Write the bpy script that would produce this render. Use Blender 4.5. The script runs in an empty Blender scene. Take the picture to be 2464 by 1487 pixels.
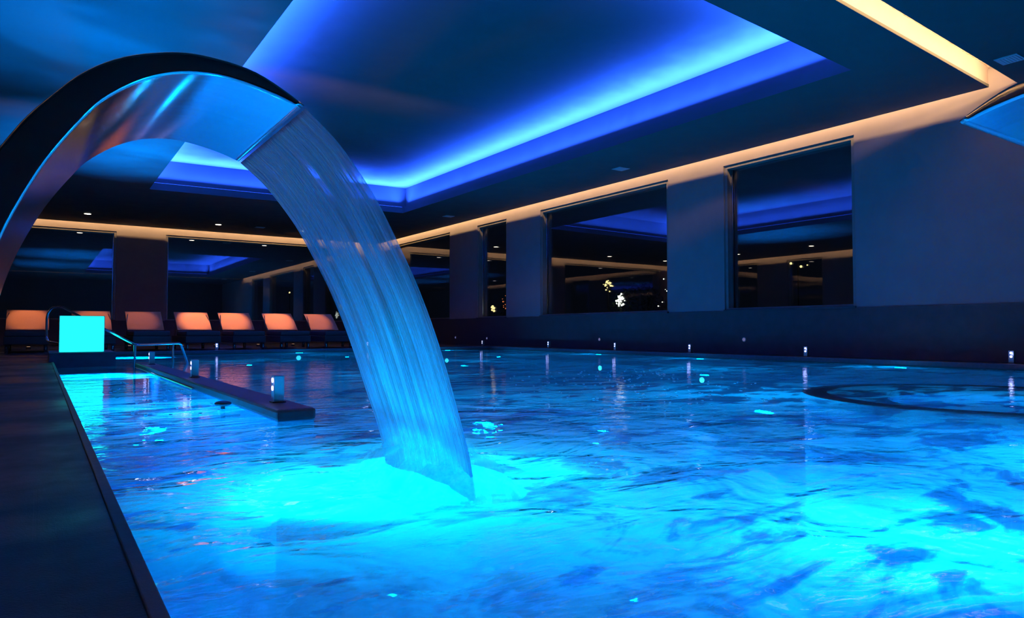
import bpy, bmesh, math, random
import numpy as np
from mathutils import Vector, Matrix, noise
random.seed(7)
S = bpy.context.scene
C = S.collection
PI = math.pi

# ------------------------------------------------------------------ helpers
def link(name, me, mat=None, parent=None):
    o = bpy.data.objects.new(name, me); C.objects.link(o)
    if mat is not None: me.materials.append(mat)
    if parent is not None: o.parent = parent
    return o
def obj(name, bm, mat, parent=None, smooth=False):
    me = bpy.data.meshes.new(name)
    bmesh.ops.recalc_face_normals(bm, faces=bm.faces)
    bm.to_mesh(me); bm.free()
    if smooth:
        for p in me.polygons: p.use_smooth = True
    return link(name, me, mat, parent)
def tag(o, label=None, cat=None, group=None, kind=None):
    if label: o['label'] = label
    if cat: o['category'] = cat
    if group: o['group'] = group
    if kind: o['kind'] = kind
    return o
def thing(name, label, cat, loc=(0, 0, 0), rz=0.0, group=None, kind=None):
    o = bpy.data.objects.new(name, None); C.objects.link(o)
    o.empty_display_size = .1
    o.location = loc; o.rotation_euler = (0, 0, rz)
    return tag(o, label, cat, group, kind)
def struct(name, bm, mat, parent=None, smooth=False):
    o = obj(name, bm, mat, parent, smooth)
    if parent is None: o['kind'] = 'structure'
    return o
def dup(root, loc, rz, label, group=None):
    r = root.copy(); C.objects.link(r); r.location = loc; r.rotation_euler = (0, 0, rz)
    r['label'] = label
    if group: r['group'] = group
    for ch in list(root.children):
        c = ch.copy(); C.objects.link(c); c.parent = r
        for g in list(ch.children):
            d = g.copy(); C.objects.link(d); d.parent = c
    return r
def box(bm, x0, x1, y0, y1, z0, z1, bev=0.0, seg=2):
    vs = [bm.verts.new(p) for p in [(x0,y0,z0),(x1,y0,z0),(x1,y1,z0),(x0,y1,z0),(x0,y0,z1),(x1,y0,z1),(x1,y1,z1),(x0,y1,z1)]]
    fs = [bm.faces.new([vs[i] for i in f]) for f in [(3,2,1,0),(4,5,6,7),(0,1,5,4),(1,2,6,5),(2,3,7,6),(3,0,4,7)]]
    if bev > 0:
        es = set(e for f in fs for e in f.edges)
        bmesh.ops.bevel(bm, geom=list(es), offset=bev, segments=seg, affect='EDGES', profile=.5)
def quad(bm, *pts):
    return bm.faces.new([bm.verts.new(p) for p in pts])
def mk(*boxes, bev=0.0):
    bm = bmesh.new()
    for b in boxes: box(bm, *b, bev=bev)
    return bm
def cyl(bm, c, r, h, n=24, axis='Z', r2=None):
    m = Matrix.Translation(Vector(c))
    if axis == 'X': m = m @ Matrix.Rotation(PI/2, 4, 'Y')
    if axis == 'Y': m = m @ Matrix.Rotation(PI/2, 4, 'X')
    bmesh.ops.create_cone(bm, cap_ends=True, segments=n, radius1=r, radius2=r if r2 is None else r2, depth=h, matrix=m)
def tube(bm, pts, r, n=12):
    P = [Vector(p) for p in pts]
    rings = []
    up = Vector((0, 0, 1))
    for i, p in enumerate(P):
        t = (P[min(i+1, len(P)-1)] - P[max(i-1, 0)]).normalized()
        a = t.cross(up)
        if a.length < 1e-3: a = t.cross(Vector((0, 1, 0)))
        a.normalize(); b = a.cross(t).normalized()
        if rings:
            # keep the frame from flipping
            if a.dot(prev) < 0: a, b = -a, -b
        prev = a
        rings.append([bm.verts.new(p + a*math.cos(2*PI*k/n)*r + b*math.sin(2*PI*k/n)*r) for k in range(n)])
    for A, B in zip(rings[:-1], rings[1:]):
        for k in range(n):
            bm.faces.new([A[k], A[(k+1) % n], B[(k+1) % n], B[k]])
    bm.faces.new(rings[0][::-1]); bm.faces.new(rings[-1])
def rounded(pts, rad, n=6):
    """polyline with rounded corners"""
    P = [Vector(p) for p in pts]; out = [P[0]]
    for i in range(1, len(P)-1):
        a, b, c = P[i-1], P[i], P[i+1]
        r = min(rad, (a-b).length*.45, (c-b).length*.45)
        p0 = b + (a-b).normalized()*r; p1 = b + (c-b).normalized()*r
        for k in range(n+1):
            t = k/n; out.append(p0*(1-t)**2 + b*2*t*(1-t) + p1*t*t)
    out.append(P[-1]); return out
def spline(pts, n):
    """Catmull-Rom resample of 2-D points, even in chord length"""
    P = np.array(pts, float)
    Q = np.vstack([2*P[0]-P[1], P, 2*P[-1]-P[-2]])
    out = []
    for i in range(1, len(Q)-2):
        for t in np.linspace(0, 1, 24, endpoint=False):
            p0, p1, p2, p3 = Q[i-1], Q[i], Q[i+1], Q[i+2]
            out.append(.5*((2*p1)+(-p0+p2)*t+(2*p0-5*p1+4*p2-p3)*t*t+(-p0+3*p1-3*p2+p3)*t**3))
    out.append(P[-1]); out = np.array(out)
    for _ in range(30): out[1:-1] = .25*out[:-2]+.5*out[1:-1]+.25*out[2:]
    d = np.concatenate([[0], np.cumsum(np.linalg.norm(np.diff(out, axis=0), axis=1))])
    s = np.linspace(0, d[-1], n)
    return np.stack([np.interp(s, d, out[:, 0]), np.interp(s, d, out[:, 1])], 1)

# ------------------------------------------------------------------ materials
class NT:
    def __init__(s, name):
        s.m = bpy.data.materials.new(name); s.m.use_nodes = True
        s.t = s.m.node_tree; s.t.nodes.clear()
        s.out = s.t.nodes.new('ShaderNodeOutputMaterial')
    def n(s, typ, ins=None, **kw):
        nd = s.t.nodes.new('ShaderNode'+typ)
        for k, v in kw.items(): setattr(nd, k, v)
        for k, v in (ins or {}).items():
            if isinstance(v, bpy.types.NodeSocket): s.t.links.new(v, nd.inputs[k])
            else: nd.inputs[k].default_value = v
        return nd
    def math(s, op, a, b=0.0, clamp=False):
        return s.n('Math', {0: a, 1: b}, operation=op, use_clamp=clamp).outputs[0]
    def coords(s, scale=(1, 1, 1), kind='Object', rot=(0, 0, 0)):
        tc = s.n('TexCoord')
        return s.n('Mapping', {'Vector': tc.outputs[kind], 'Scale': scale, 'Rotation': rot}).outputs[0]
    def noise(s, vec, scale, detail=3, rough=.5, dist=0.0):
        return s.n('TexNoise', {'Vector': vec, 'Scale': scale, 'Detail': detail, 'Roughness': rough, 'Distortion': dist}).outputs[0]
    def ramp(s, fac, stops):
        r = s.n('ValToRGB', {0: fac}); cr = r.color_ramp
        while len(cr.elements) < len(stops): cr.elements.new(.5)
        for e, (p, c) in zip(cr.elements, stops): e.position = p; e.color = (*c, 1)
        return r.outputs[0]
    def mapr(s, v, a, b, c=0., d=1., smooth=True):
        return s.n('MapRange', {0: v, 1: a, 2: b, 3: c, 4: d}, interpolation_type='SMOOTHSTEP' if smooth else 'LINEAR').outputs[0]
    def mixs(s, f, a, b):
        m = s.n('MixShader', {0: f}); s.t.links.new(a, m.inputs[1]); s.t.links.new(b, m.inputs[2]); return m.outputs[0]
    def adds(s, a, b):
        m = s.n('AddShader'); s.t.links.new(a, m.inputs[0]); s.t.links.new(b, m.inputs[1]); return m.outputs[0]
    def bump(s, h, strength=.2, dist=.01):
        return s.n('Bump', {'Height': h, 'Strength': strength, 'Distance': dist}).outputs[0]
    def done(s, sh):
        s.t.links.new(sh, s.out.inputs[0]); return s.m
def pbr(name, c1, c2=None, rough=.5, metal=0.0, nscale=8, bump=0.1, bdist=.004, stretch=(1, 1, 1), spec=.5, extra=None):
    t = NT(name); v = t.coords(stretch)
    nz = t.noise(v, nscale, 5, .6)
    col = t.ramp(nz, [(.3, c1), (.7, c2 or c1)])
    ins = {'Base Color': col, 'Roughness': t.mapr(nz, .2, .8, rough*.85, min(1, rough*1.15)), 'Metallic': metal, 'Specular IOR Level': spec}
    fine = t.noise(v, nscale*12, 3, .6)
    if bump: ins['Normal'] = t.bump(t.math('ADD', nz, t.math('MULTIPLY', fine, .5)), bump, bdist)
    ins.update(extra or {})
    return t.done(t.n('BsdfPrincipled', ins).outputs[0])
def emis(name, col, st):
    t = NT(name); return t.done(t.n('Emission', {'Color': (*col, 1), 'Strength': st}).outputs[0])

M_plaster = pbr('plaster_wall', (.30, .235, .24), (.34, .27, .275), .75, nscale=3, bump=.15)
M_ceil = pbr('ceiling_paint', (.066, .064, .07), (.078, .076, .082), .8, nscale=2, bump=.05)
M_dado = pbr('dark_stone_dado', (.055, .038, .038), (.08, .058, .058), .55, nscale=5, bump=.2)
M_frame = pbr('dark_window_metal', (.24, .21, .19), (.29, .25, .23), .4, .2, nscale=10, bump=.05)
M_steel = pbr('polished_steel', (.62, .64, .67), (.68, .70, .73), .13, 1.0, nscale=4, bump=.03, stretch=(1, 12, 1))
M_tubesteel = pbr('tube_steel', (.6, .62, .65), None, .18, 1.0, bump=0)
M_coping = pbr('coping_stone', (.07, .06, .07), (.12, .10, .11), .5, nscale=25, bump=.4)
M_plinth = pbr('plinth_stone', (.10, .11, .13), (.14, .15, .18), .6, nscale=6, bump=.2)
M_dark = pbr('dark_weave', (.012, .011, .011), (.022, .02, .02), .7, nscale=60, bump=.5)
M_seat = pbr('dark_seat_fabric', (.02, .018, .02), (.03, .028, .03), .8, nscale=40, bump=.4)
M_chrome = pbr('foot_metal', (.6, .6, .6), None, .25, 1.0, bump=0)
M_vent = pbr('vent_grey', (.5, .55, .6), (.6, .65, .7), .4, nscale=10, bump=0)
M_housing = pbr('brushed_housing', (.45, .47, .5), (.55, .57, .6), .35, .8, nscale=12, bump=.1)
M_darkhousing = pbr('dark_housing', (.05, .05, .055), None, .4, .5, bump=0)
M_leaf = pbr('night_leaf', (.02, .04, .015), (.05, .08, .03), .6, nscale=14, bump=.2)
M_ground = pbr('night_ground', (.02, .02, .018), (.03, .03, .025), .9, nscale=3)

# wet dark deck slabs
t = NT('wet_dark_deck'); v = t.coords()
big = t.noise(v, 1.1, 5, .6); grain = t.noise(v, 140, 2, .7); mid = t.noise(v, 9, 4, .6)
br = t.n('TexBrick', {'Vector': v, 'Scale': 1.0, 'Mortar Size': .004, 'Brick Width': 1.2, 'Row Height': .6, 'Color1': (1, 1, 1, 1), 'Color2': (.9, .9, .9, 1), 'Mortar': (0, 0, 0, 1)}, offset=0.5)
hh = t.math('ADD', t.math('MULTIPLY', grain, .6), t.math('ADD', t.math('MULTIPLY', mid, .3), t.math('MULTIPLY', br.outputs[0], 1.0)))
col = t.ramp(t.math('ADD', t.math('MULTIPLY', big, .7), t.math('MULTIPLY', grain, .3)), [(.3, (.012, .012, .014)), (.7, (.024, .023, .026))])
M_deck = t.done(t.n('BsdfPrincipled', {'Base Color': col, 'Roughness': t.mapr(big, .35, .65, .28, .6), 'Normal': t.bump(hh, .6, .004)}).outputs[0])

# pool tiles (pale glass mosaic)
t = NT('pool_mosaic'); v = t.coords()
vo = t.n('TexBrick', {'Vector': v, 'Scale': 1.0, 'Mortar Size': .003, 'Brick Width': .05, 'Row Height': .05, 'Color1': (.22, .42, .66, 1), 'Color2': (.12, .30, .56, 1), 'Mortar': (.3, .45, .6, 1)}, offset=0)
M_pool = t.done(t.n('BsdfPrincipled', {'Base Color': vo.outputs[0], 'Roughness': .5}).outputs[0])

# glass panes
t = NT('window_glass')
bf = t.n('NewGeometry').outputs['Backfacing']
fr = t.n('Fresnel', {'IOR': t.math('ADD', 2.1, t.math('MULTIPLY', bf, 1/2.1-2.1))}).outputs[0]
M_glass = t.done(t.mixs(t.math('ADD', t.math('MULTIPLY', fr, 1.2), .06, True), t.n('BsdfTransparent', {'Color': (.75, .78, .8, 1)}).outputs[0],
                        t.n('BsdfGlossy', {'Color': (.9, .9, .95, 1), 'Roughness': .012}).outputs[0]))

# orange back-lit fabric
t = NT('coral_fabric'); v = t.coords()
w = t.noise(v, 90, 2, .5)
col = t.ramp(w, [(.3, (.88, .36, .17)), (.7, (.95, .42, .20))])
nm = t.bump(w, .3, .002)
M_coral = t.done(t.mixs(.5, t.n('BsdfDiffuse', {'Color': col, 'Normal': nm}).outputs[0], t.n('BsdfTranslucent', {'Color': col, 'Normal': nm}).outputs[0]))

# ------------------------------------------------------------------ water
SPLASH = (1.17, 2.2)
t = NT('pool_water'); v = t.coords()
tc = t.n('TexCoord')
sep = t.n('SeparateXYZ', {0: tc.outputs['Object']})
dx = t.math('SUBTRACT', sep.outputs[0], SPLASH[0]); dy = t.math('SUBTRACT', sep.outputs[1], SPLASH[1])
dist = t.math('SQRT', t.math('ADD', t.math('MULTIPLY', dx, dx), t.math('MULTIPLY', dy, dy)))
near = t.mapr(dist, .4, 5.5, 1., 0.)
core = t.mapr(dist, .25, 1.1, 1., 0.)
w1 = t.noise(t.coords((1, 1.5, 1)), 2.2, 3, .5, .6)
w2 = t.noise(t.coords((1, 1.6, 1), rot=(0, 0, .3)), 9, 3, .55, .3)
w3 = t.noise(t.coords((1, 1.3, 1)), 30, 2, .5)
h = t.math('ADD', t.math('MULTIPLY', w1, t.mapr(dist, .3, 3.6, 1.3, .10)), t.math('ADD', t.math('MULTIPLY', w2, t.mapr(dist, .3, 3.6, .11, .03)), t.math('MULTIPLY', w3, t.mapr(dist, .3, 4, .007, .005))))
nm = t.bump(h, 1.0, .055)
fr = t.n('Fresnel', {'IOR': 1.33, 'Normal': nm}).outputs[0]
gl = t.n('BsdfGlossy', {'Color': (.95, .97, 1, 1), 'Roughness': .03, 'Normal': nm}).outputs[0]
tr = t.n('BsdfTransparent', {'Color': (.7, .9, 1, 1)}).outputs[0]
rf = t.n('BsdfRefraction', {'Color': (.7, .9, 1, 1), 'IOR': 1.33, 'Roughness': 0.07, 'Normal': nm}).outputs[0]
body = t.mixs(.62, tr, rf)
# bubbles near the splash; bright patches elsewhere painted in for refracted pool light
a1 = t.noise(t.coords((1, 1.7, 1), rot=(0, 0, -.25)), 1.25, 5, .55, 1.6)
a2 = t.noise(t.coords((1, 2.2, 1), rot=(0, 0, .2)), 4.5, 3, .5, 1.0)
cloud = t.math('ADD', t.math('MULTIPLY', a1, .72), t.math('MULTIPLY', a2, .28))
aer_glow = t.mapr(t.math('ADD', cloud, t.math('MULTIPLY', near, .07)), .46, .56, .10, 1.)
aer_glow = t.math('MULTIPLY', aer_glow, t.math('ADD', .42, t.math('MULTIPLY', near, .25)))
aer_glow = t.math('MAXIMUM', aer_glow, t.math('MULTIPLY', core, .55))
bub_glow = t.mixs(.75, t.n('BsdfDiffuse', {'Color': (.8, .9, .95, 1), 'Normal': nm}).outputs[0], t.n('BsdfTranslucent', {'Color': (.8, .95, 1, 1), 'Normal': nm}).outputs[0])
body = t.mixs(aer_glow, body, bub_glow)
M_water = t.done(t.mixs(fr, body, gl))

# falling sheet
t = NT('falling_water'); uvn = t.n('UVMap')
mp = lambda sc: t.n('Mapping', {'Vector': uvn.outputs[0], 'Scale': sc}).outputs[0]
s1 = t.noise(mp((26, .8, 1)), 1.0, 4, .6, .3); s2 = t.noise(mp((120, 2.2, 1)), 1.0, 2, .6, .2); s3 = t.noise(mp((6, 1.2, 1)), 1.0, 2, .5)
sepu = t.n('SeparateXYZ', {0: uvn.outputs[0]})
st = t.math('ADD', t.math('ADD', t.math('MULTIPLY', s1, .5), t.math('MULTIPLY', s2, .22)), t.math('MULTIPLY', s3, .28))
edge = t.math('ABSOLUTE', t.math('SUBTRACT', sepu.outputs[0], .5))
dens = t.mapr(st, .44, .56, .26, .98)
dens = t.math('ADD', dens, t.mapr(sepu.outputs[1], .72, 1.0, 0., .45), True)
dens = t.math('ADD', dens, t.mapr(sepu.outputs[1], .4, 0.0, 0., .4), True)
nm = t.bump(st, 1.0, .03)
dif = t.mixs(.72, t.n('BsdfDiffuse', {'Color': (.86, .80, 1.0, 1), 'Normal': nm}).outputs[0], t.n('BsdfTranslucent', {'Color': (.86, .80, 1.0, 1), 'Normal': nm}).outputs[0])
glo = t.n('BsdfGlossy', {'Color': (.9, .95, 1, 1), 'Roughness': .25, 'Normal': nm}).outputs[0]
sol = t.mixs(.14, dif, glo)
M_sheet = t.done(t.mixs(dens, t.n('BsdfTransparent', {'Color': (.93, .97, 1, 1)}).outputs[0], sol))
# spray at the foot of the sheet
t = NT('spray'); v = t.coords()
nz = t.noise(v, 9, 4, .6)
lw = t.n('LayerWeight', {'Blend': .5}).outputs['Facing']
zz = t.n('SeparateXYZ', {0: t.n('TexCoord').outputs['Object']}).outputs[2]
al = t.math('MULTIPLY', t.mapr(nz, .35, .65, .35, 1.), t.mapr(lw, .35, .95, .95, 0.))
al = t.math('MULTIPLY', al, t.mapr(zz, -.06, .10, 1., .08))
M_spray = t.done(t.mixs(al, t.n('BsdfTransparent').outputs[0], t.mixs(.6, t.n('BsdfDiffuse', {'Color': (.85, .93, .97, 1)}).outputs[0], t.n('BsdfTranslucent', {'Color': (.85, .95, 1, 1)}).outputs[0])))
M_bubble = pbr('bubble_water', (.8, .9, .95), None, .1, bump=0)

CY = (.0, .34, 1.0)      # pool lamps
BL = (.018, .095, 1.0)    # ceiling recess LED
WA = (1.0, .64, .27)     # slot LED
M_lens_cy = emis('pool_lamp_lens', (.05, .8, 1), 14)
M_lens_fl = emis('floor_lamp_lens', (.02, .6, 1), 1.0)
M_lens_wa = emis('downlight_lens', (1, .82, .6), 9)
M_lens_up = emis('added_uplight_lens', (1, .6, .35), .5)
M_lens_vi = emis('bollard_lens', (.45, .5, 1), 3.0)
M_lens_dim = emis('step_lamp_lens', (.35, .35, .8), .35)
M_box = emis('cyan_light_panel', (.012, 1.0, 1.0), 1.8)
M_led_b = emis('blue_led', BL, 3)
M_led_w = emis('warm_led', WA, 4)

def area(name, loc, rot, sx, sy, col, watt, spread=PI, parent=None):
    l = bpy.data.lights.new(name, 'AREA'); l.shape = 'RECTANGLE'; l.size = sx; l.size_y = sy
    l.color = col; l.energy = watt; l.spread = spread
    o = bpy.data.objects.new(name, l); C.objects.link(o); o.location = loc; o.rotation_euler = rot
    if parent: o.parent = parent
    return o
def aim(o, d):
    o.rotation_euler = Vector(d).to_track_quat('-Z', 'Y').to_euler()
def point(name, loc, col, watt, r=.05, parent=None):
    l = bpy.data.lights.new(name, 'POINT'); l.color = col; l.energy = watt; l.shadow_soft_size = r
    o = bpy.data.objects.new(name, l); C.objects.link(o); o.location = loc
    if parent: o.parent = parent
    return o
def spot(name, loc, d, col, watt, ang=60, r=.03, blend=.6, parent=None):
    l = bpy.data.lights.new(name, 'SPOT'); l.color = col; l.energy = watt; l.shadow_soft_size = r
    l.spot_size = math.radians(ang); l.spot_blend = blend
    o = bpy.data.objects.new(name, l); C.objects.link(o); o.location = loc; aim(o, d)
    if parent: o.parent = parent
    return o

# ------------------------------------------------------------------ room shell
XL, XR, YN, YF, ZC = -5.8, 11.4, -2.6, 26.3, 3.95
PX0, PX1, PY0, PY1, WZ, PB = .165, 10.6, .45, 16.6, -.075, -1.35
# deck: four slabs round the pool (one floor), thick edge
struct('floor', mk((XL-.3, PX0, YN, YF+.3, -.3, 0), (PX0, XR+.3, PY1, YF+.3, -.3, 0), (PX1, XR+.3, YN, PY1, -.3, 0), (PX0, PX1, YN, PY0, -.3, 0)), M_deck)
# basin
bm = bmesh.new()
e = .004
box(bm, PX0-.2, PX0-e+.004, PY0-.2, PY1+.2, PB, -.301); box(bm, PX1, PX1+.2, PY0-.2, PY1+.2, PB, -.301)
box(bm, PX0, PX1, PY0-.2, PY0, PB, -.301); box(bm, PX0, PX1, PY1, PY1+.2, PB, -.301)
box(bm, PX0-.2, PX1+.2, PY0-.2, PY1+.2, PB-.2, PB)
pb = struct('pool_basin', bm, M_pool)
# thin coping strips along the pool rim
struct('trim_1', mk((PX1-.02, PX1+.12, PY0, PY1+.12, -.06, .012), (PX0-.1, PX1-.02, PY1-.02, PY1+.12, -.06, .012), bev=.008), M_coping)
struct('trim_2', mk((PX0-.016, PX0+.012, PY0, 11.84, -.07, .006), bev=.003), M_coping)

def wall_with_openings(name, axis, pos, out, a0, a1, z0, z1, opens, mat, thick=.3):
    """wall as boxes around openings; axis 'X' wall plane x=pos running along Y"""
    bm = bmesh.new(); p0, p1 = sorted((pos, pos+out*thick))
    def bx(a, b, za, zb):
        if b-a < 1e-4 or zb-za < 1e-4: return
        if axis == 'X': box(bm, p0, p1, a, b, za, zb)
        else: box(bm, a, b, p0, p1, za, zb)
    cur = a0
    for (a, b, za, zb) in sorted(opens):
        bx(cur, a, z0, z1); bx(a, b, z0, za); bx(a, b, zb, z1); cur = b
    bx(cur, a1, z0, z1)
    return struct(name, bm, mat)
ZT = 4.42
W_R = [(6.33, 9.05, .86, 3.79), (10.55, 15.26, .86, 3.79), (16.93, 18.6, .85, 3.78), (20.36, 25.2, .85, 3.78)]
W_F = [(-4.6, 2.07, .8, 3.76), (3.55, 10.4, .8, 3.76)]
W_L = [(7.0, 12.0, .85, 3.78), (17.6, 19.4, .85, 3.78), (13.4, 16.1, .85, 3.78), (21, 25, .85, 3.78)]
wall_with_openings('wall_right', 'X', XR, 1, YN, YF, .0, ZT, W_R, M_plaster)
wall_with_openings('wall_far', 'Y', YF, 1, XL-.3, XR+.3, .0, ZT, W_F, M_plaster)
wall_with_openings('wall_left', 'X', XL, -1, YN, YF, .0, ZT, W_L, M_plaster)
struct('wall_near', mk((XL-.3, XR+.3, YN-.3, YN, 0, ZT)), M_dado)
# dark dado below the windows
struct('trim_3', mk((XR-.03, XR-.001, YN+.01, YF-.01, .0, .845)), M_dado)
struct('trim_4', mk((XL+.03, XR-.03, YF-.03, YF-.001, .0, .79)), M_dado)

def window(n, axis, pos, out, a, b, za, zb, mull=()):
    """deep reveal, dark frame and a pane; pane set .2 back"""
    w = thing('window_%d' % n, None, None, kind='structure')
    def bx(bm, a0, a1, d0, d1, z0, z1, bev=.004):
        p0, p1 = sorted((pos+out*d0, pos+out*d1))
        if axis == 'X': box(bm, p0, p1, a0, a1, z0, z1, bev)
        else: box(bm, a0, a1, p0, p1, z0, z1, bev)
    bm = bmesh.new(); f = .07
    bx(bm, a, a+f, .03, .26, za, zb); bx(bm, b-f, b, .03, .26, za, zb)
    bx(bm, a+f, b-f, .03, .26, zb-f, zb); bx(bm, a+f, b-f, .03, .26, za, za+.045)
    wf = obj('window_frame', bm, M_frame, w)
    bm = bmesh.new(); g = .03
    bx(bm, a+f, a+f+g, .15, .17, za+.05, zb-f, .002); bx(bm, b-f-g, b-f, .15, .17, za+.05, zb-f, .002)
    obj('glazing_bead', bm, M_tubesteel, wf)['label'] = 'thin bright metal bead'
    bm = bmesh.new(); bx(bm, a+f, b-f, .185, .21, za+.045, zb-f, 0)
    obj('window_pane', bm, M_glass, w)
    bm = bmesh.new(); bx(bm, a, b, -.045, .03, za-.03, za+.012)
    obj('window_sill', bm, M_dado, w)
    return w
k = 1
for (a, b, za, zb) in W_R: window(k, 'X', XR, 1, a, b, za, zb); k += 1
for (a, b, za, zb) in W_F: window(k, 'Y', YF, 1, a, b, za, zb); k += 1
for (a, b, za, zb) in W_L: window(k, 'X', XL, -1, a, b, za, zb); k += 1

# ceiling: main panel with a lit recess, slots round it, near panel, upper slab
O = [(-5.6, 3.37), (11.2, 4.22), (11.2, 26.0), (-5.6, 26.12)]           # outer edge NL NR FR FL
H = [(2.15, 4.58), (8.93, 4.98), (8.87, 18.68), (2.18, 19.04)]          # recess opening
s = .14; LIP, TOP = ZC+.17, ZC+.78
G = [(2.15-s, 4.58-s), (8.93+s, 4.98-s), (8.87+s, 18.68+s), (2.18-s, 19.04+s)]
bm = bmesh.new()
for i in range(4):
    j = (i+1) % 4
    quad(bm, (*O[i], ZC), (*O[j], ZC), (*H[j], ZC), (*H[i], ZC))
    quad(bm, (*H[i], ZC), (*H[j], ZC), (*H[j], LIP), (*H[i], LIP))
    quad(bm, (*H[i], LIP), (*H[j], LIP), (*G[j], LIP), (*G[i], LIP))
    quad(bm, (*G[i], LIP), (*G[j], LIP), (*G[j], TOP), (*G[i], TOP))
    zt = 3.99
    quad(bm, (*O[i], ZC), (*O[j], ZC), (*O[j], zt), (*O[i], zt))
    q = lambda p: (p[0]+(.6 if p[0] < 0 else -.6), p[1]+(.6 if p[1] < 10 else -.6))
    quad(bm, (*O[i], zt), (*O[j], zt), (*q(O[j]), zt), (*q(O[i]), zt))
    quad(bm, (*q(O[i]), zt), (*q(O[j]), zt), (*q(O[j]), ZT), (*q(O[i]), ZT))
quad(bm, *[(*p, TOP) for p in G])
bmesh.ops.remove_doubles(bm, verts=bm.verts, dist=1e-5)
struct('ceiling', bm, M_ceil)
# ceiling strip over the near deck
bm = bmesh.new()
E0, E1 = (-5.8, 3.13), (11.4, 3.92)
for z in (ZC, ZC+.04): quad(bm, (XL, YN, z), (XR, YN, z), (*E1, z), (*E0, z))
quad(bm, (*E0, ZC), (*E1, ZC), (*E1, ZC+.04), (*E0, ZC+.04))
struct('ceiling_near', bm, M_ceil)
struct('ceiling_slab', mk((XL-.3, 1.7, YN-.3, YF+.3, ZT, ZT+.2), (9.4, XR+.3, YN-.3, YF+.3, ZT, ZT+.2), (1.7, 9.4, YN-.3, 4.1, ZT, ZT+.2), (1.7, 9.4, 19.5, YF+.3, ZT, ZT+.2)), M_plaster)
# boards that line the near light slot
t = NT('slot_board'); v = t.coords((1, 6, 1))
g1 = t.noise(v, 9, 5, .65, .6)
M_board = t.done(t.n('BsdfPrincipled', {'Base Color': t.ramp(g1, [(.35, (.22, .13, .08)), (.65, (.72, .6, .48))]), 'Roughness': .35}).outputs[0])
bm = bmesh.new(); n = 9
for i in range(n):
    xa = -5.5+i*(16.8/n); xb = -5.5+(i+1)*(16.8/n)-.008
    ya, yb = [3.13+(x-XL)*(.79/17.2)-.12 for x in (xa, xb)]
    quad(bm, (xa, ya, ZC+.3), (xb, yb, ZC+.3), (xb, yb+.62, ZC+.3), (xa, ya+.62, ZC+.3))
struct('trim_5', bm, M_board)
bm = bmesh.new()
quad(bm, (-5.6, 3.38, ZC+.04), (11.2, 4.23, ZC+.04), (11.2, 4.23, ZC+.3), (-5.6, 3.38, ZC+.3))
struct('trim_6', bm, M_plaster)

# LED strips
def strip(label, mat, p0, p1, w, h, group):
    a, b = Vector(p0), Vector(p1); L = (b-a).length; d = b-a
    th = thing('led_strip', label, 'light strip', (a+b)/2 + Vector((0, 0, .003)), math.atan2(d.y, d.x), group); L -= .14
    obj('channel', mk((-L/2, L/2, -w/2, w/2, 0, h)), M_housing, th)
    obj('diffuser', mk((-L/2+.01, L/2-.01, -w/2+.004, w/2-.004, h, h+.006)), mat, th)
    return th, L
PW = 2600
for (a, b, lab) in [(0, 1, 'blue LED strip on the near ledge of the ceiling recess'), (1, 2, 'blue LED strip on the right ledge of the ceiling recess'),
                    (2, 3, 'blue LED strip on the far ledge of the ceiling recess'), (3, 0, 'blue LED strip on the left ledge of the ceiling recess')]:
    m = lambda i: ((H[i][0]+G[i][0])/2, (H[i][1]+G[i][1])/2, LIP)
    th, L = strip(lab, M_led_b, m(a), m(b), .03, .012, 'blue LED strips around the ceiling recess')
    ar = area('recess_led', (0, 0, .03), (PI-math.radians(25), 0, 0), L-.1, .03, BL, PW*L/13, math.radians(112), parent=th)
for (p, q, d, lab, pw) in [((11.04, 4.35, 4.2), (11.04, 25.9, 4.2), (1, 0, -.35), 'warm LED strip in the slot along the right wall', 190),
                  ((-5.4, 25.95, 4.2), (11.0, 25.85, 4.2), (0, 1, -.35), 'warm LED strip in the slot along the far wall', 140),
                  ((-5.44, 3.6, 4.2), (-5.44, 25.9, 4.2), (-1, 0, -.35), 'warm LED strip in the slot along the left wall', 170),
                  ((-5.4, 2.99, 4.0), (11.1, 3.75, 4.0), (-.046, 1, .35), 'warm LED strip in the bright slot across the near ceiling', 330)]:
    a, b = Vector(p), Vector(q); L = (b-a).length
    th, _ = strip(lab, M_led_w, p, q, .025, .01, 'warm LED strips in the ceiling slots')
    ar = area('slot_led', (a+b)/2 + Vector(d)*.03, (0, 0, 0), L, .03, WA, pw, parent=None)
    dv = Vector(d).normalized(); xa = (b-a).normalized(); za = -dv; ya = za.cross(xa)
    ar.matrix_world = Matrix.Translation((a+b)/2 + dv*.04) @ Matrix((xa, ya, za)).transposed().to_4x4()

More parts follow.
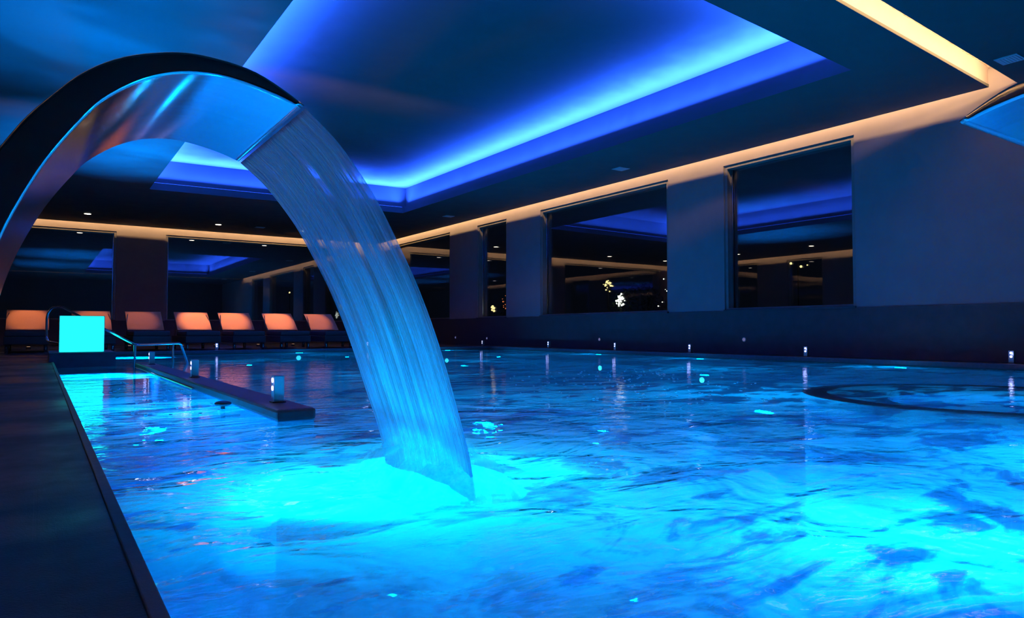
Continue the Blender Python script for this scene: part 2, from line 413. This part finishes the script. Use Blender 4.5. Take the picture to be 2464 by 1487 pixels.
# downlights and ceiling vents
def downlight(x, y, label, proto=None):
    if proto: return dup(proto, (x, y, ZC), 0, label)
    th = thing('downlight', label, 'ceiling light', (x, y, ZC), 0, 'round ceiling downlights')
    bm = bmesh.new(); cyl(bm, (0, 0, -.004), .105, .008, 28); obj('trim_ring', bm, M_vent, th)
    bm = bmesh.new(); cyl(bm, (0, 0, -.011), .085, .006, 28); obj('lens', bm, M_lens_wa, th)
    return th
DL = [(1.13, 24.08, 'round downlight lit in the ceiling above the far wall pillar, leftmost of three in view'),
      (4.8, 24.1, 'round downlight lit in the ceiling, middle of the three before the far wall'),
      (7.55, 24.0, 'round downlight lit in the ceiling just left of the falling water, by the far wall'),
      (-2.6, 24.08, 'round downlight in the ceiling at the far left corner of the room'),
      (-3.0, 16.4, 'round downlight over the left deck, mirrored in the nearest right window'),
      (-3.1, 20.1, 'round downlight in the ceiling over the left deck, nearer the far wall'),
      (-3.0, 12.6, 'round downlight in the ceiling over the left deck beside the light box')]
P = None
for x, y, lab in DL:
    o = downlight(x, y, lab, P); P = P or o
    spot('downlight_beam', (x, y, ZC-.03), (0, 0, -1), (1, .75, .5), 10, 110, .05, .8)
P = None
for x, y, lab in [(10.25, 3.62, 'small pale square vent in the dark ceiling beyond the bright slot, top right'),
                  (10.3, 10.88, 'small dark ceiling vent above the wide window of the right wall'),
                  (10.25, 18.4, 'small faint ceiling vent above the narrow window of the right wall'),
                  (6.1, 24.0, 'small faint ceiling vent between two downlights by the far wall')]:
    if P: dup(P, (x, y, ZC), 0, lab)
    else:
        P = thing('ceiling_vent', lab, 'vent', (x, y, ZC), 0, 'square vents in the ceiling')
        obj('vent_frame', mk((-.15, .15, -.13, .13, -.012, 0), bev=.003), M_vent, P)
        obj('vent_grille', mk(*[(-.12, .12, -.105+i*.035, -.085+i*.035, -.018, -.012) for i in range(6)]), M_vent, P)

# ------------------------------------------------------------------ cascade spouts
OUT = [(-.30, 0), (-.272, .20), (-.235, .42), (-.175, .65), (-.128, .77), (-.078, .854), (-.035, .925), (.018, .991), (.073, 1.051), (.148, 1.102), (.236, 1.135), (.32, 1.149), (.441, 1.139), (.527, 1.104), (.588, 1.067)]
INN = [(-.16, 0), (-.15, .20), (-.13, .40), (-.10, .55), (-.074, .645), (-.046, .72), (-.002, .815), (.036, .88), (.075, .938), (.115, .99), (.183, 1.045), (.246, 1.078), (.302, 1.094), (.37, 1.1), (.442, 1.092), (.517, 1.075), (.578, 1.056)]
def spout_mesh(wd=.72, n=72):
    A, B = spline(OUT, n), spline(INN, n)
    A, B = A + np.array([.23, 0]), B + np.array([.23, 0])
    bm = bmesh.new(); rings = []
    hw = wd/2; c = .010
    for (o, i_) in zip(A, B):
        o, i_ = Vector((o[0], 0, o[1])), Vector((i_[0], 0, i_[1]))
        d = (o-i_); L = d.length; d.normalize(); cc = min(c, L*.35)
        sec = [(o, -hw+cc, 0), (o, -hw+cc*.3, -cc*.3), (o, -hw, -cc), (i_, -hw, cc), (i_, -hw+cc*.3, cc*.3), (i_, -hw+cc, 0),
               (i_, hw-cc, 0), (i_, hw-cc*.3, cc*.3), (i_, hw, cc), (o, hw, -cc), (o, hw-cc*.3, -cc*.3), (o, hw-cc, 0)]
        rings.append([bm.verts.new(b + d*k + Vector((0, y, 0))) for (b, y, k) in sec])
    m = len(rings[0])
    for a, b in zip(rings[:-1], rings[1:]):
        for k in range(m): bm.faces.new([a[k], a[(k+1) % m], b[(k+1) % m], b[k]])
    bm.faces.new(rings[0]); bm.faces.new(rings[-1])
    return bm
SP = thing('cascade_spout', 'curved polished steel cascade spout on the left deck, pouring a wide sheet of water', 'fountain', (-.23, 2.22, 0), 0, 'steel cascade spouts')
sb = obj('spout_body', spout_mesh(), M_steel, SP, smooth=True)
md = sb.modifiers.new('n', 'WEIGHTED_NORMAL'); md.keep_sharp = False
bm = mk((-.12, .12, -.40, .40, 0, .012), bev=.004); obj('base_plate', bm, M_housing, SP)
for sx in (-.10, .10):
    for sy in (-.37, .37):
        bm = bmesh.new(); cyl(bm, (sx, sy, .017), .012, .012, 6); obj('bolt', bm, M_chrome, SP)
dup(SP, (2.58, .10, 0), PI/2, 'second steel cascade spout with no water running, cut off by the upper right edge')

# the sheet of falling water
near_e = [(.585, 1.052), (.666, .985), (.727, .915), (.791, .829), (.857, .713), (.925, .581), (.996, .407), (1.069, .188), (1.114, .044), (1.14, -.10)]
cv = spline(near_e, 90)
NU = 61
me = bpy.data.meshes.new('water_sheet'); vs, fs, uv = [], [], []
for j, (x, z) in enumerate(cv):
    tt = j/89
    for i in range(NU):
        u = i/(NU-1); y = 1.862 + u*(.716) + (.0 if abs(u-.5) < .49 else .0)
        wv = noise.noise(Vector((u*18, tt*1.2, 3)))*.012*tt + noise.noise(Vector((u*50, tt*2, 9)))*.004*tt
        y += math.sin(tt*9+2)*.004*tt*(1 if u > .5 else -1)*abs(u-.5)*2
        vs.append((x+wv+.02*tt*tt*(u-.2), y, z-wv*.3))
for j in range(89):
    for i in range(NU-1):
        a = j*NU+i; fs.append((a, a+1, a+NU+1, a+NU))
me.from_pydata(vs, [], fs)
ul = me.uv_layers.new(name='UVMap')
for p in me.polygons:
    p.use_smooth = True
    for li in p.loop_indices:
        vi = me.loops[li].vertex_index
        ul.data[li].uv = ((vi % NU)/(NU-1), (vi//NU)/89)
sh = link('water_sheet', me, M_sheet)
md = sh.modifiers.new('thick', 'SOLIDIFY'); md.thickness = .008
tag(sh, 'wide sheet of falling water pouring in an arc from the steel spout into the pool', 'water')

# foam heap where it lands
bm = bmesh.new()
nx, ny = 60, 60; g = []
for i in range(nx+1):
    row = []
    for j in range(ny+1):
        x, y = 1.20+(i/nx-.5)*.62, 2.22+(j/ny-.5)*1.12
        r = math.hypot((x-1.18)/.24, (y-2.22)/.47)
        hgt = max(0, 1-r*r)**.8
        z = WZ-.012 + hgt*(.17+.05*noise.noise(Vector((x*14, y*14, 0)))+.02*noise.noise(Vector((x*40, y*40, 4))))
        row.append(bm.verts.new((x, y, z)))
    g.append(row)
for i in range(nx):
    for j in range(ny): bm.faces.new([g[i][j], g[i+1][j], g[i+1][j+1], g[i][j+1]])
tag(obj('water_splash', bm, M_spray, smooth=True), 'bright cyan froth boiling up where the water sheet hits the pool', 'foam', kind='stuff')

# ------------------------------------------------------------------ pool water surface
bm = bmesh.new()
xs = np.concatenate([np.arange(PX0+.001, 5, .045), np.arange(5, PX1, .09), [PX1-.021]]); ys = np.concatenate([np.arange(PY0, 6, .045), np.arange(6, PY1, .11), [PY1-.021]])
vid = []
V = []
for y in ys:
    for x in xs:
        d = math.hypot(x-1.2, y-2.2)
        a = .012*math.exp(-d/1.6)+.0004
        z = a*(noise.noise(Vector((x*1.9, y*2.6, 0)))*1.0 + .5*noise.noise(Vector((x*4.5, y*6, 5)))) + .006*math.exp(-d/1.0)*math.sin(d*16)
        V.append((x, y, WZ+z))
nxx = len(xs); F = []
for j in range(len(ys)-1):
    for i in range(nxx-1):
        a = j*nxx+i; F.append((a, a+1, a+nxx+1, a+nxx))
bm.free()
me = bpy.data.meshes.new('pool_water'); me.from_pydata(V, [], F)
for p in me.polygons: p.use_smooth = True
tag(link('pool_water', me, M_water), 'glowing blue rippled water filling the swimming pool', 'water', kind='stuff')

# bubbles and drops on the water, mid right
bm = bmesh.new()
rb = random.Random(3)
for k in range(260):
    y = rb.uniform(3.2, 7.0); x = 3.6 + (y-3.2)*.75 + rb.gauss(0, .75)
    if k > 210: x, y = rb.uniform(.5, 1.05), rb.uniform(4.6, 8)
    r = rb.uniform(.006, .016)
    bmesh.ops.create_uvsphere(bm, u_segments=8, v_segments=5, radius=r, matrix=Matrix.Translation((x, y, WZ+.002)) @ Matrix.Diagonal((1, 1, .3, 1)))
tag(obj('water_bubbles', bm, M_bubble, smooth=True), 'scattered small bubbles and drops glinting on the pool surface', 'bubbles', kind='stuff')

# ------------------------------------------------------------------ divider wall in the pool
bm = mk((1.14, 1.35, 4.05, 11.25, PB, -.045))
dv = thing('pool_divider', 'long low stone divider wall running out into the pool with bollard lights on top', 'divider wall', (0, 0, 0))
obj('wall_body', bm, M_pool, dv)
obj('coping', mk((1.13, 1.36, 4.03, 11.27, -.072, -.002), bev=.018), M_coping, dv)
bm = bmesh.new()
tube(bm, [(1.122, 10.9, -.06), (1.122, 8.2, -.06), (1.122, 6.6, -.062)], .010, 8)
obj('edge_rail', bm, M_tubesteel, dv)['label'] = 'thin steel tube along the left edge'
# small mushroom shaped nozzle beside the divider
nz_ = thing('water_nozzle', 'small dark mushroom shaped nozzle sticking out beside the divider wall', 'nozzle', (1.03, 4.95, WZ-.05))
bm = bmesh.new(); cyl(bm, (0, 0, .03), .014, .10, 12); tube(bm, [(0, 0, .0), (.12, 0, .0)], .010, 8); obj('stem', bm, M_darkhousing, nz_)
bm = bmesh.new(); bmesh.ops.create_uvsphere(bm, u_segments=20, v_segments=10, radius=.055, matrix=Matrix.Translation((0, 0, .085)) @ Matrix.Diagonal((1, 1, .35, 1))); obj('cap', bm, M_darkhousing, nz_)

# round whirlpool wall under the surface, right
wp = thing('whirlpool', 'round whirlpool basin sunk in the right of the pool with a dark submerged rim', 'whirlpool', (6.25, 2.35, 0))
def ring(bm, r0, r1, z0, z1, n=72):
    R = [[bm.verts.new((r*math.cos(2*PI*k/n), r*math.sin(2*PI*k/n), z)) for k in range(n)] for (r, z) in ((r0, z0), (r1, z0), (r1, z1), (r0, z1))]
    for a in range(4):
        A, B = R[a], R[(a+1) % 4]
        for k in range(n): bm.faces.new([A[k], A[(k+1) % n], B[(k+1) % n], B[k]])
bm = bmesh.new(); ring(bm, 1.22, 1.40, PB, -.14); obj('basin_wall', bm, M_pool, wp)
bm = bmesh.new(); ring(bm, 1.20, 1.42, -.14, -.095); obj('rim', bm, M_coping, wp)
bm = bmesh.new(); ring(bm, .75, 1.22, PB, -.55); obj('bench', bm, M_pool, wp)

# ------------------------------------------------------------------ bollard lights
def bollard(loc, rz, label, proto=None):
    if proto: return dup(proto, loc, rz, label)
    th = thing('bollard_light', label, 'bollard light', loc, rz, 'low bollard lights around the pool')
    obj('housing', mk((-.0325, .0325, -.032, .032, 0, .172), bev=.004), M_housing, th)
    for z in (.142, .092):
        bm = bmesh.new(); cyl(bm, (-.034, 0, z), .016, .006, 16, 'X'); f = obj('lens', bm, M_lens_vi, th)
        f['label'] = 'glowing violet lens'
    obj('foot', mk((-.042, .042, -.042, .042, 0, .010), bev=.003), M_darkhousing, th)
    return th
BP = None
BOL = [((10.78, 3.86, .012), 0, 'bollard light at the right edge of the picture, by the pool edge'),
       ((10.75, 6.85, .012), 0, 'bollard light on the right pool edge below the nearest window'),
       ((10.75, 9.38, .012), 0, 'bollard light on the right pool edge below the pillar between two big windows'),
       ((10.75, 11.55, .012), 0, 'bollard light on the right pool edge under the near half of the wide window'),
       ((10.75, 14.02, .012), 0, 'bollard light on the right pool edge under the far end of the wide window'),
       ((10.75, 17.2, 0), 0, 'bollard light farthest down the right pool edge, under the narrow window'),
       ((1.255, 4.46, -.004), 0, 'bollard light on the near end of the pool divider wall'),
       ((1.255, 7.3, -.004), 0, 'bollard light midway along the pool divider wall'),
       ((1.255, 10.4, -.004), 0, 'bollard light at the far end of the divider wall by the handrail'),
       ((3.35, 16.85, .0), PI/2, 'bollard light on the far pool edge in front of the loungers'),
       ((7.0, 16.85, .0), PI/2, 'bollard light on the far pool edge hidden behind the falling water')]
for loc, rz, lab in BOL:
    o = bollard(loc, rz, lab, BP); BP = BP or o
    d = (-1, 0) if rz == 0 else (0, -1)
    point('bollard_glow', (loc[0]+d[0]*.08, loc[1]+d[1]*.08, loc[2]+.13), (.35, .4, 1), .1, .02)
# round step lamps in the dado
P = None
for y, z, lab in [(8.57, .28, 'round step lamp in the dark wall base below the nearest right window'), (12.79, .24, 'round step lamp in the dark wall base below the wide window'),
                  (17.96, .22, 'round step lamp in the dark wall base below the narrow window'), (19.9, .23, 'faint step lamp low in the right wall past the narrow window'), (21.6, .23, 'faintest step lamp low in the right wall near the falling water')]:
    if P: dup(P, (XR-.03, y, z), 0, lab)
    else:
        P = thing('step_lamp', lab, 'wall light', (XR-.03, y, z), 0, 'round step lamps in the right wall base')
        bm = bmesh.new(); cyl(bm, (-.004, 0, 0), .045, .008, 20, 'X'); obj('ring', bm, M_housing, P)
        bm = bmesh.new(); cyl(bm, (-.010, 0, 0), .030, .006, 20, 'X'); obj('lens', bm, M_lens_dim, P)

# underwater lamps; near wall ones and the one under the spout are added
def pool_lamp(loc, axis, label, watt, proto):
    rz = {'X': 0, 'Y': PI/2, 'L': PI, 'N': -PI/2}[axis]
    if proto: th = dup(proto, loc, rz, label)
    else:
        th = thing('underwater_lamp', label, 'underwater light', loc, rz, 'round underwater lamps in the pool walls')
        bm = bmesh.new(); cyl(bm, (-.006, 0, 0), .08, .012, 28, 'X'); obj('bezel', bm, M_chrome, th)
        bm = bmesh.new(); cyl(bm, (-.016, 0, 0), .055, .010, 28, 'X'); obj('lens', bm, M_lens_cy, th)
    d = {'X': (-1, 0, .06), 'Y': (0, -1, .06), 'L': (1, 0, .06), 'N': (0, 1, .06)}[axis]
    l = area('underwater_beam', Vector(loc)+Vector(d)*.06, (0, 0, 0), .16, .16, CY, watt*.9); aim(l, (.95, .06, 1.08) if watt == 30 else d)
    if watt == 30: l.data.energy = 48; l.data.spread = math.radians(44); l.data.color = (0, .55, 1)  # added lamp under the spout, aimed to light the falling sheet
    return th
LP = None
for loc, ax, lab, w_ in [((10.6, 8.96, -.50), 'X', 'brightest round underwater lamp in the right pool wall, opposite the middle bollards', 130),
                       ((10.6, 11.9, -.40), 'X', 'small underwater lamp glowing in the right pool wall, beyond the brightest one', 90),
                       ((10.6, 5.2, -.50), 'X', 'underwater lamp in the right pool wall behind the whirlpool', 120),
                       ((10.6, 2.4, -.50), 'X', 'underwater lamp in the right pool wall, nearest the bottom right corner', 100),
                       ((9.2, 16.6, -.36), 'Y', 'underwater lamp in the far pool wall right of the falling water', 60),
                       ((5.15, 16.6, -.20), 'Y', 'underwater lamp in the far pool wall below the last loungers', 50),
                       ((.165, 8.2, -.50), 'L', 'underwater lamp in the left pool wall beside the divider channel', 40),
                       ((.165, 5.0, -.50), 'L', 'underwater lamp in the left pool wall opposite the end of the divider', 45),
                       ((.165, 2.15, -.9), 'L', 'added underwater lamp low in the left pool wall, lighting the falling sheet', 30),
                       ((1.9, .45, -.5), 'N', 'added underwater lamp out of view in the near pool wall, left of the second spout', 95),
                       ((3.6, .45, -.5), 'N', 'added underwater lamp out of view in the near pool wall, right of the second spout', 110),
                       ((6.2, .45, -.5), 'N', 'added underwater lamp out of view in the near pool wall beside the whirlpool', 110)]:
    o = pool_lamp(loc, ax, lab, w_, LP); LP = LP or o
# floor lamps; the ones labelled fill are added to brighten the water
FP = None
for x, y, w_, lab in [(.86, 2.2, 101, 'round lamp in the pool floor under the falling water'), 
                      (5.0, 3.6, 105, 'added fill lamp in the pool floor left of the whirlpool'), (2.8, 4.4, 32, 'added fill lamp in the pool floor right of the divider end'),
                      (6.25, 2.35, 80, 'added fill lamp in the floor of the whirlpool'), (.65, 5.4, 100, 'round lamp in the channel floor left of the divider'), (.6, 9.2, 650, 'round lamp in the channel floor by the handrail'),
                      (1.5, 15.2, 1100, 'round lamp in the pool floor behind the light box'),
                      (3.4, 7.6, 90, 'added fill lamp in the pool floor beyond the divider end'), (7.6, 6.4, 90, 'added fill lamp in the pool floor off the nearest right window'),
                      (6.0, 10.2, 90, 'added fill lamp in the middle of the pool floor'), (3.0, 12.4, 90, 'added fill lamp in the pool floor in front of the loungers'),
                      (8.4, 12.8, 90, 'added fill lamp in the pool floor off the wide window'), (5.6, 14.6, 90, 'added fill lamp in the pool floor near the far pool edge')]:
    if FP: o = dup(FP, (x, y, PB), 0, lab)
    else:
        o = FP = thing('floor_lamp', lab, 'underwater light', (x, y, PB), 0, 'round lamps in the pool floor')
        bm = bmesh.new(); cyl(bm, (0, 0, .006), .07, .012, 28); obj('bezel', bm, M_chrome, FP)
        bm = bmesh.new(); cyl(bm, (0, 0, .016), .045, .010, 28); obj('lens', bm, M_lens_fl, FP)
    l = area('floor_beam', (x, y, PB+.05), (PI, 0, 0), .07, .07, CY, w_*(.6 if w_ == 101 else .95), math.radians(64) if w_ > 200 else PI)
    if w_ in (650, 1100): l.data.color = (0, .25, 1)
    if w_ == 101: l.data.color = (0, .58, 1); l.data.energy = 22; l.data.spread = math.radians(85); aim(l, (.25, 0, 1.27))

# ------------------------------------------------------------------ plinth, light box, handrail
pl = thing('stone_plinth', 'low dark stone plinth at the pool corner carrying the cyan light box', 'plinth', (.535, 12.3, 0))
obj('block', mk((-.415, .415, -.45, .9, PB, .11)), M_plinth, pl)
obj('top_slab', mk((-.42, .42, -.46, .91, .11, .137), bev=.005), M_plinth, pl)
lb = thing('light_box', 'glowing cyan rectangular light box standing on the stone plinth', 'light box', (.52, 12.1, .137))
obj('glowing_panel', mk((-.275, .275, -.195, -.085, .008, .528), bev=.01), M_box, lb)
obj('back_casing', mk((-.285, .285, -.085, -.065, 0, .535), (-.285, -.275, -.19, -.085, 0, .535), (.275, .285, -.19, -.085, 0, .535), bev=.002), M_housing, lb)
area('light_box_glow', (.52, 11.89, .4), (PI/2, 0, 0), .52, .5, (.03, .9, 1), 6)
hr = thing('handrail', 'thin steel handrail stepping down into the pool beside the light box', 'handrail', (0, 0, 0))
bm = bmesh.new()
pts = [(.28, 13.05, .137), (.27, 13.10, .25), (.13, 13.85, .27), (.10, 13.9, .34), (.10, 13.9, .70), (.16, 13.9, .84), (.30, 13.7, .85), (1.125, 11.09, .25), (1.80, 11.66, .26), (2.02, 12.3, -.12)]
tube(bm, rounded(pts, .07), .018, 12); obj('top_rail', bm, M_tubesteel, hr)
bm = bmesh.new(); tube(bm, [(1.125, 11.12, .25), (1.125, 11.12, -.6)], .016, 12); obj('post', bm, M_tubesteel, hr)
bm = bmesh.new(); tube(bm, [(1.68, 11.56, .25), (1.68, 11.56, -.6)], .016, 12); obj('post', bm, M_tubesteel, hr)

# ------------------------------------------------------------------ loungers
def make_lounger(label):
    th = thing('sun_lounger', label, 'sun lounger', (0, 0, 0), 0, 'coral backed sun loungers in a row by the far wall')
    # local: x across, y from foot (0) to head (2), width .76
    obj('frame', mk((-.38, .38, 0, 2.0, .17, .33), bev=.012), M_dark, th)
    obj('mattress', mk((-.37, .37, .01, 1.32, .33, .445), bev=.03), M_seat, th)
    bm = bmesh.new()
    a, b = Vector((0, 1.10, .452)), Vector((0, 1.74, .90)); d = (b-a).normalized(); nn = Vector((0, -d.z, d.y))
    n = 12; rows = []
    for side in (0,):
        rr = []
        for i in range(n+1):
            tt = i/n; bow = .012*math.sin(PI*tt)
            row = []
            for j in range(9):
                x = -.385 + .77*j/8
                ed = min(j, 8-j)/8; pf = (.02 if ed == 0 or i in (0, n) else .035)
                row.append(bm.verts.new(a + (b-a)*tt + nn*((pf+bow) if side == 0 else -pf*.4) + Vector((x, 0, 0))))
            rr.append(row)
        rows.append(rr)
        for i in range(n):
            for j in range(8): bm.faces.new([rr[i][j], rr[i][j+1], rr[i+1][j+1], rr[i+1][j]])
    bk = obj('backrest', bm, M_coral, th, smooth=True); bk['label'] = 'glowing coral fabric backrest'
    bm = bmesh.new()
    c4 = [(-.385, 1.10, .445), (-.385, 1.74, .893), (.385, 1.74, .893), (.385, 1.10, .445)]
    tube(bm, [(p[0], p[1]+.012, p[2]) for p in c4], .011, 8); obj('back_frame', bm, M_dark, bk)
    for x in (-.33, .33):
        bm = bmesh.new(); tube(bm, [(x, 1.66, .82), (x, 1.85, .30)], .012, 8); obj('back_stay', bm, M_darkhousing, th)
    for x in (-.33, .33):
        for y in (.07, 1.9):
            lg = obj('leg', mk((x-.03, x+.03, y-.03, y+.03, 0, .17), bev=.006), M_dark, th)
            o = obj('foot_cap', mk((x-.008, x+.008, y-.034, y-.030, .05, .12)), M_chrome, lg); o['label'] = 'small bright metal strip'
    return th
LG = None
LX = [(-.21, 'coral sun lounger at the far left, seen straight on beside the left deck'), (.99, 'coral sun lounger half hidden behind the cyan light box'),
      (2.07, 'dimmest coral sun lounger, in front of the wall pillar'), (3.13, 'coral sun lounger just right of the wall pillar, brightest back'),
      (4.15, 'coral sun lounger, second to the right of the wall pillar'), (5.25, 'coral sun lounger, third to the right of the wall pillar'),
      (6.37, 'coral sun lounger with a dim back beside the falling water'), (7.5, 'sun lounger hidden behind the falling water')]
for x, lab in LX:
    if LG: dup(LG, (x, 17.15, 0), 0, lab)
    else: LG = make_lounger(lab); LG.location = (x, 17.15, 0)
# unseen warm uplights added behind the loungers to light the coral backs
UP = None
for x, w_, lab in [(-.21, 4, 'added warm uplight behind the far left lounger'), (1.05, 3, 'added warm uplight behind the light box'),
                   (1.95, 2, 'added warm uplight in front of the wall pillar'), (3.2, 10, 'added warm uplight behind the brightest lounger'),
                   (4.05, 9, 'added warm uplight behind the second lounger right of the pillar'),
                   (5.2, 9, 'added warm uplight behind the third lounger right of the pillar'), (6.2, 4, 'added warm uplight behind the lounger by the falling water')]:
    if UP: dup(UP, (x, 20.5, 0), 0, lab)
    else:
        UP = thing('added_uplight', lab, 'deck light', (x, 20.5, 0), 0, 'added warm uplights behind the loungers')
        bm = bmesh.new(); cyl(bm, (0, 0, .03), .05, .06, 16); obj('housing', bm, M_darkhousing, UP)
        bm = bmesh.new(); cyl(bm, (0, 0, .064), .035, .008, 16); obj('lens', bm, M_lens_up, UP)
    spot('added_uplight_beam', (x, 20.5, .09), (0, -1, .33), (1, .53, .30), w_*62, 27, .03, .8)

# ------------------------------------------------------------------ night garden
struct('ground_outside', mk((-20, 32, YF+.31, 45, -.4, -.31), (XR+.31, 32, -8, YF+.31, -.4, -.31)), M_ground)
def shrub(loc, r, h, label, seed):
    rr = random.Random(seed); th = thing('garden_shrub', label, 'shrub', loc, 0, 'dark shrubs in the night garden')
    bm = bmesh.new()
    for k in range(5):
        a = rr.uniform(0, 2*PI); tube(bm, [(0, 0, 0), (math.cos(a)*r*.2, math.sin(a)*r*.2, h*.4), (math.cos(a)*r*.5, math.sin(a)*r*.5, h*.8)], .02, 6)
    obj('stems', bm, M_dark, th)
    bm = bmesh.new()
    for k in range(700):
        a, ph, q = rr.uniform(0, 2*PI), math.acos(rr.uniform(-1, 1)), rr.uniform(.5, 1)**.5
        c = Vector((math.cos(a)*math.sin(ph)*r*q, math.sin(a)*math.sin(ph)*r*q, h*.55+math.cos(ph)*h*.45*q))
        m = Matrix.Translation(c) @ Matrix.Rotation(rr.uniform(0, PI), 4, 'X') @ Matrix.Rotation(rr.uniform(0, PI), 4, 'Z')
        l = rr.uniform(.05, .10)
        bm.faces.new([bm.verts.new(m @ Vector(p)) for p in ((-l, 0, 0), (0, -l*.4, .01), (l, 0, 0), (0, l*.4, .01))])
    obj('foliage', bm, M_leaf, th)
shrub((14.9, 15.0, -.31), .9, 2.2, 'dark leafy shrub outside the wide right window', 1)
shrub((14.9, 21.2, -.31), .8, 2.2, 'dark leafy shrub outside the narrow right window', 2)
shrub((14.6, 12.9, -.31), .7, 1.8, 'dark shrub outside the near end of the wide right window', 3)
def garden_lamp(loc, nb, spread, r, mat, label, seed, xs_=1):
    rr = random.Random(seed); th = thing('garden_lamp', label, 'garden light', loc, 0, 'glowing lamps in the night garden')
    bm = bmesh.new()
    for k in range(nb):
        c = (rr.gauss(0, spread*.3), rr.gauss(0, spread), rr.gauss(0, spread))
        bmesh.ops.create_uvsphere(bm, u_segments=8, v_segments=6, radius=r*rr.uniform(.5, 1.1), matrix=Matrix.Translation(c))
    obj('bulbs', bm, mat, th, smooth=True)
    bm = bmesh.new(); tube(bm, [(0, 0, -loc[2]-.31), (0, 0, 0)], .015, 8); obj('stake', bm, M_dark, th)
G_y, G_w, G_o = emis('yellow_bulb', (1, .75, .3), 3.5), emis('white_bulb', (1, 1, .8), 5), emis('red_bulb', (1, .25, .08), 2.2)
garden_lamp((14, 15.36, 1.83), 22, .09, .028, G_y, 'yellow cluster of garden lights seen through the wide right window', 1)
garden_lamp((14, 14.85, 1.35), 40, .075, .030, G_w, 'brightest white garden light seen through the wide right window', 2)
garden_lamp((14, 21.68, 1.29), 6, .06, .05, G_y, 'small yellow garden light seen through the narrow right window', 3)
garden_lamp((14, 20.92, 1.45), 14, .16, .025, G_o, 'red and orange twinkling garden light seen through the narrow right window', 4)
garden_lamp((14, 13.0, 1.25), 10, .22, .018, G_w, 'faint scattered garden lights at the right of the wide window', 5)
garden_lamp((14, 9.1, 2.0), 3, .12, .03, G_y, 'small pair of garden lights seen through the nearest right window', 6)
garden_lamp((8.9, 30, 2.1), 2, .03, .04, G_y, 'tiny orange light seen through the far window above the loungers', 7)

# ------------------------------------------------------------------ world, camera
wd = bpy.data.worlds.new('night'); S.world = wd; wd.use_nodes = True
wd.node_tree.nodes['Background'].inputs[0].default_value = (.004, .006, .012, 1)
wd.node_tree.nodes['Background'].inputs[1].default_value = .5
cam = bpy.data.cameras.new('camera'); co = bpy.data.objects.new('camera', cam); C.objects.link(co)
cam.sensor_width = 36; cam.lens = 36*1660/2464; cam.clip_start = .05; cam.clip_end = 200
co.location = (0, 0, .45)
co.rotation_euler = (PI/2+math.radians(1.8115), 0, -math.radians(34.4088))
S.camera = co
S.view_settings.view_transform = 'Standard'; S.view_settings.look = 'None'
S.view_settings.exposure = 0; S.view_settings.gamma = 1; S.view_settings.use_curve_mapping = False
S.cycles.use_denoising = True
S.cycles.max_bounces = 10; S.cycles.transparent_max_bounces = 16; S.cycles.transmission_bounces = 8
S.cycles.caustics_reflective = False; S.cycles.caustics_refractive = False
S.cycles.sample_clamp_indirect = 4
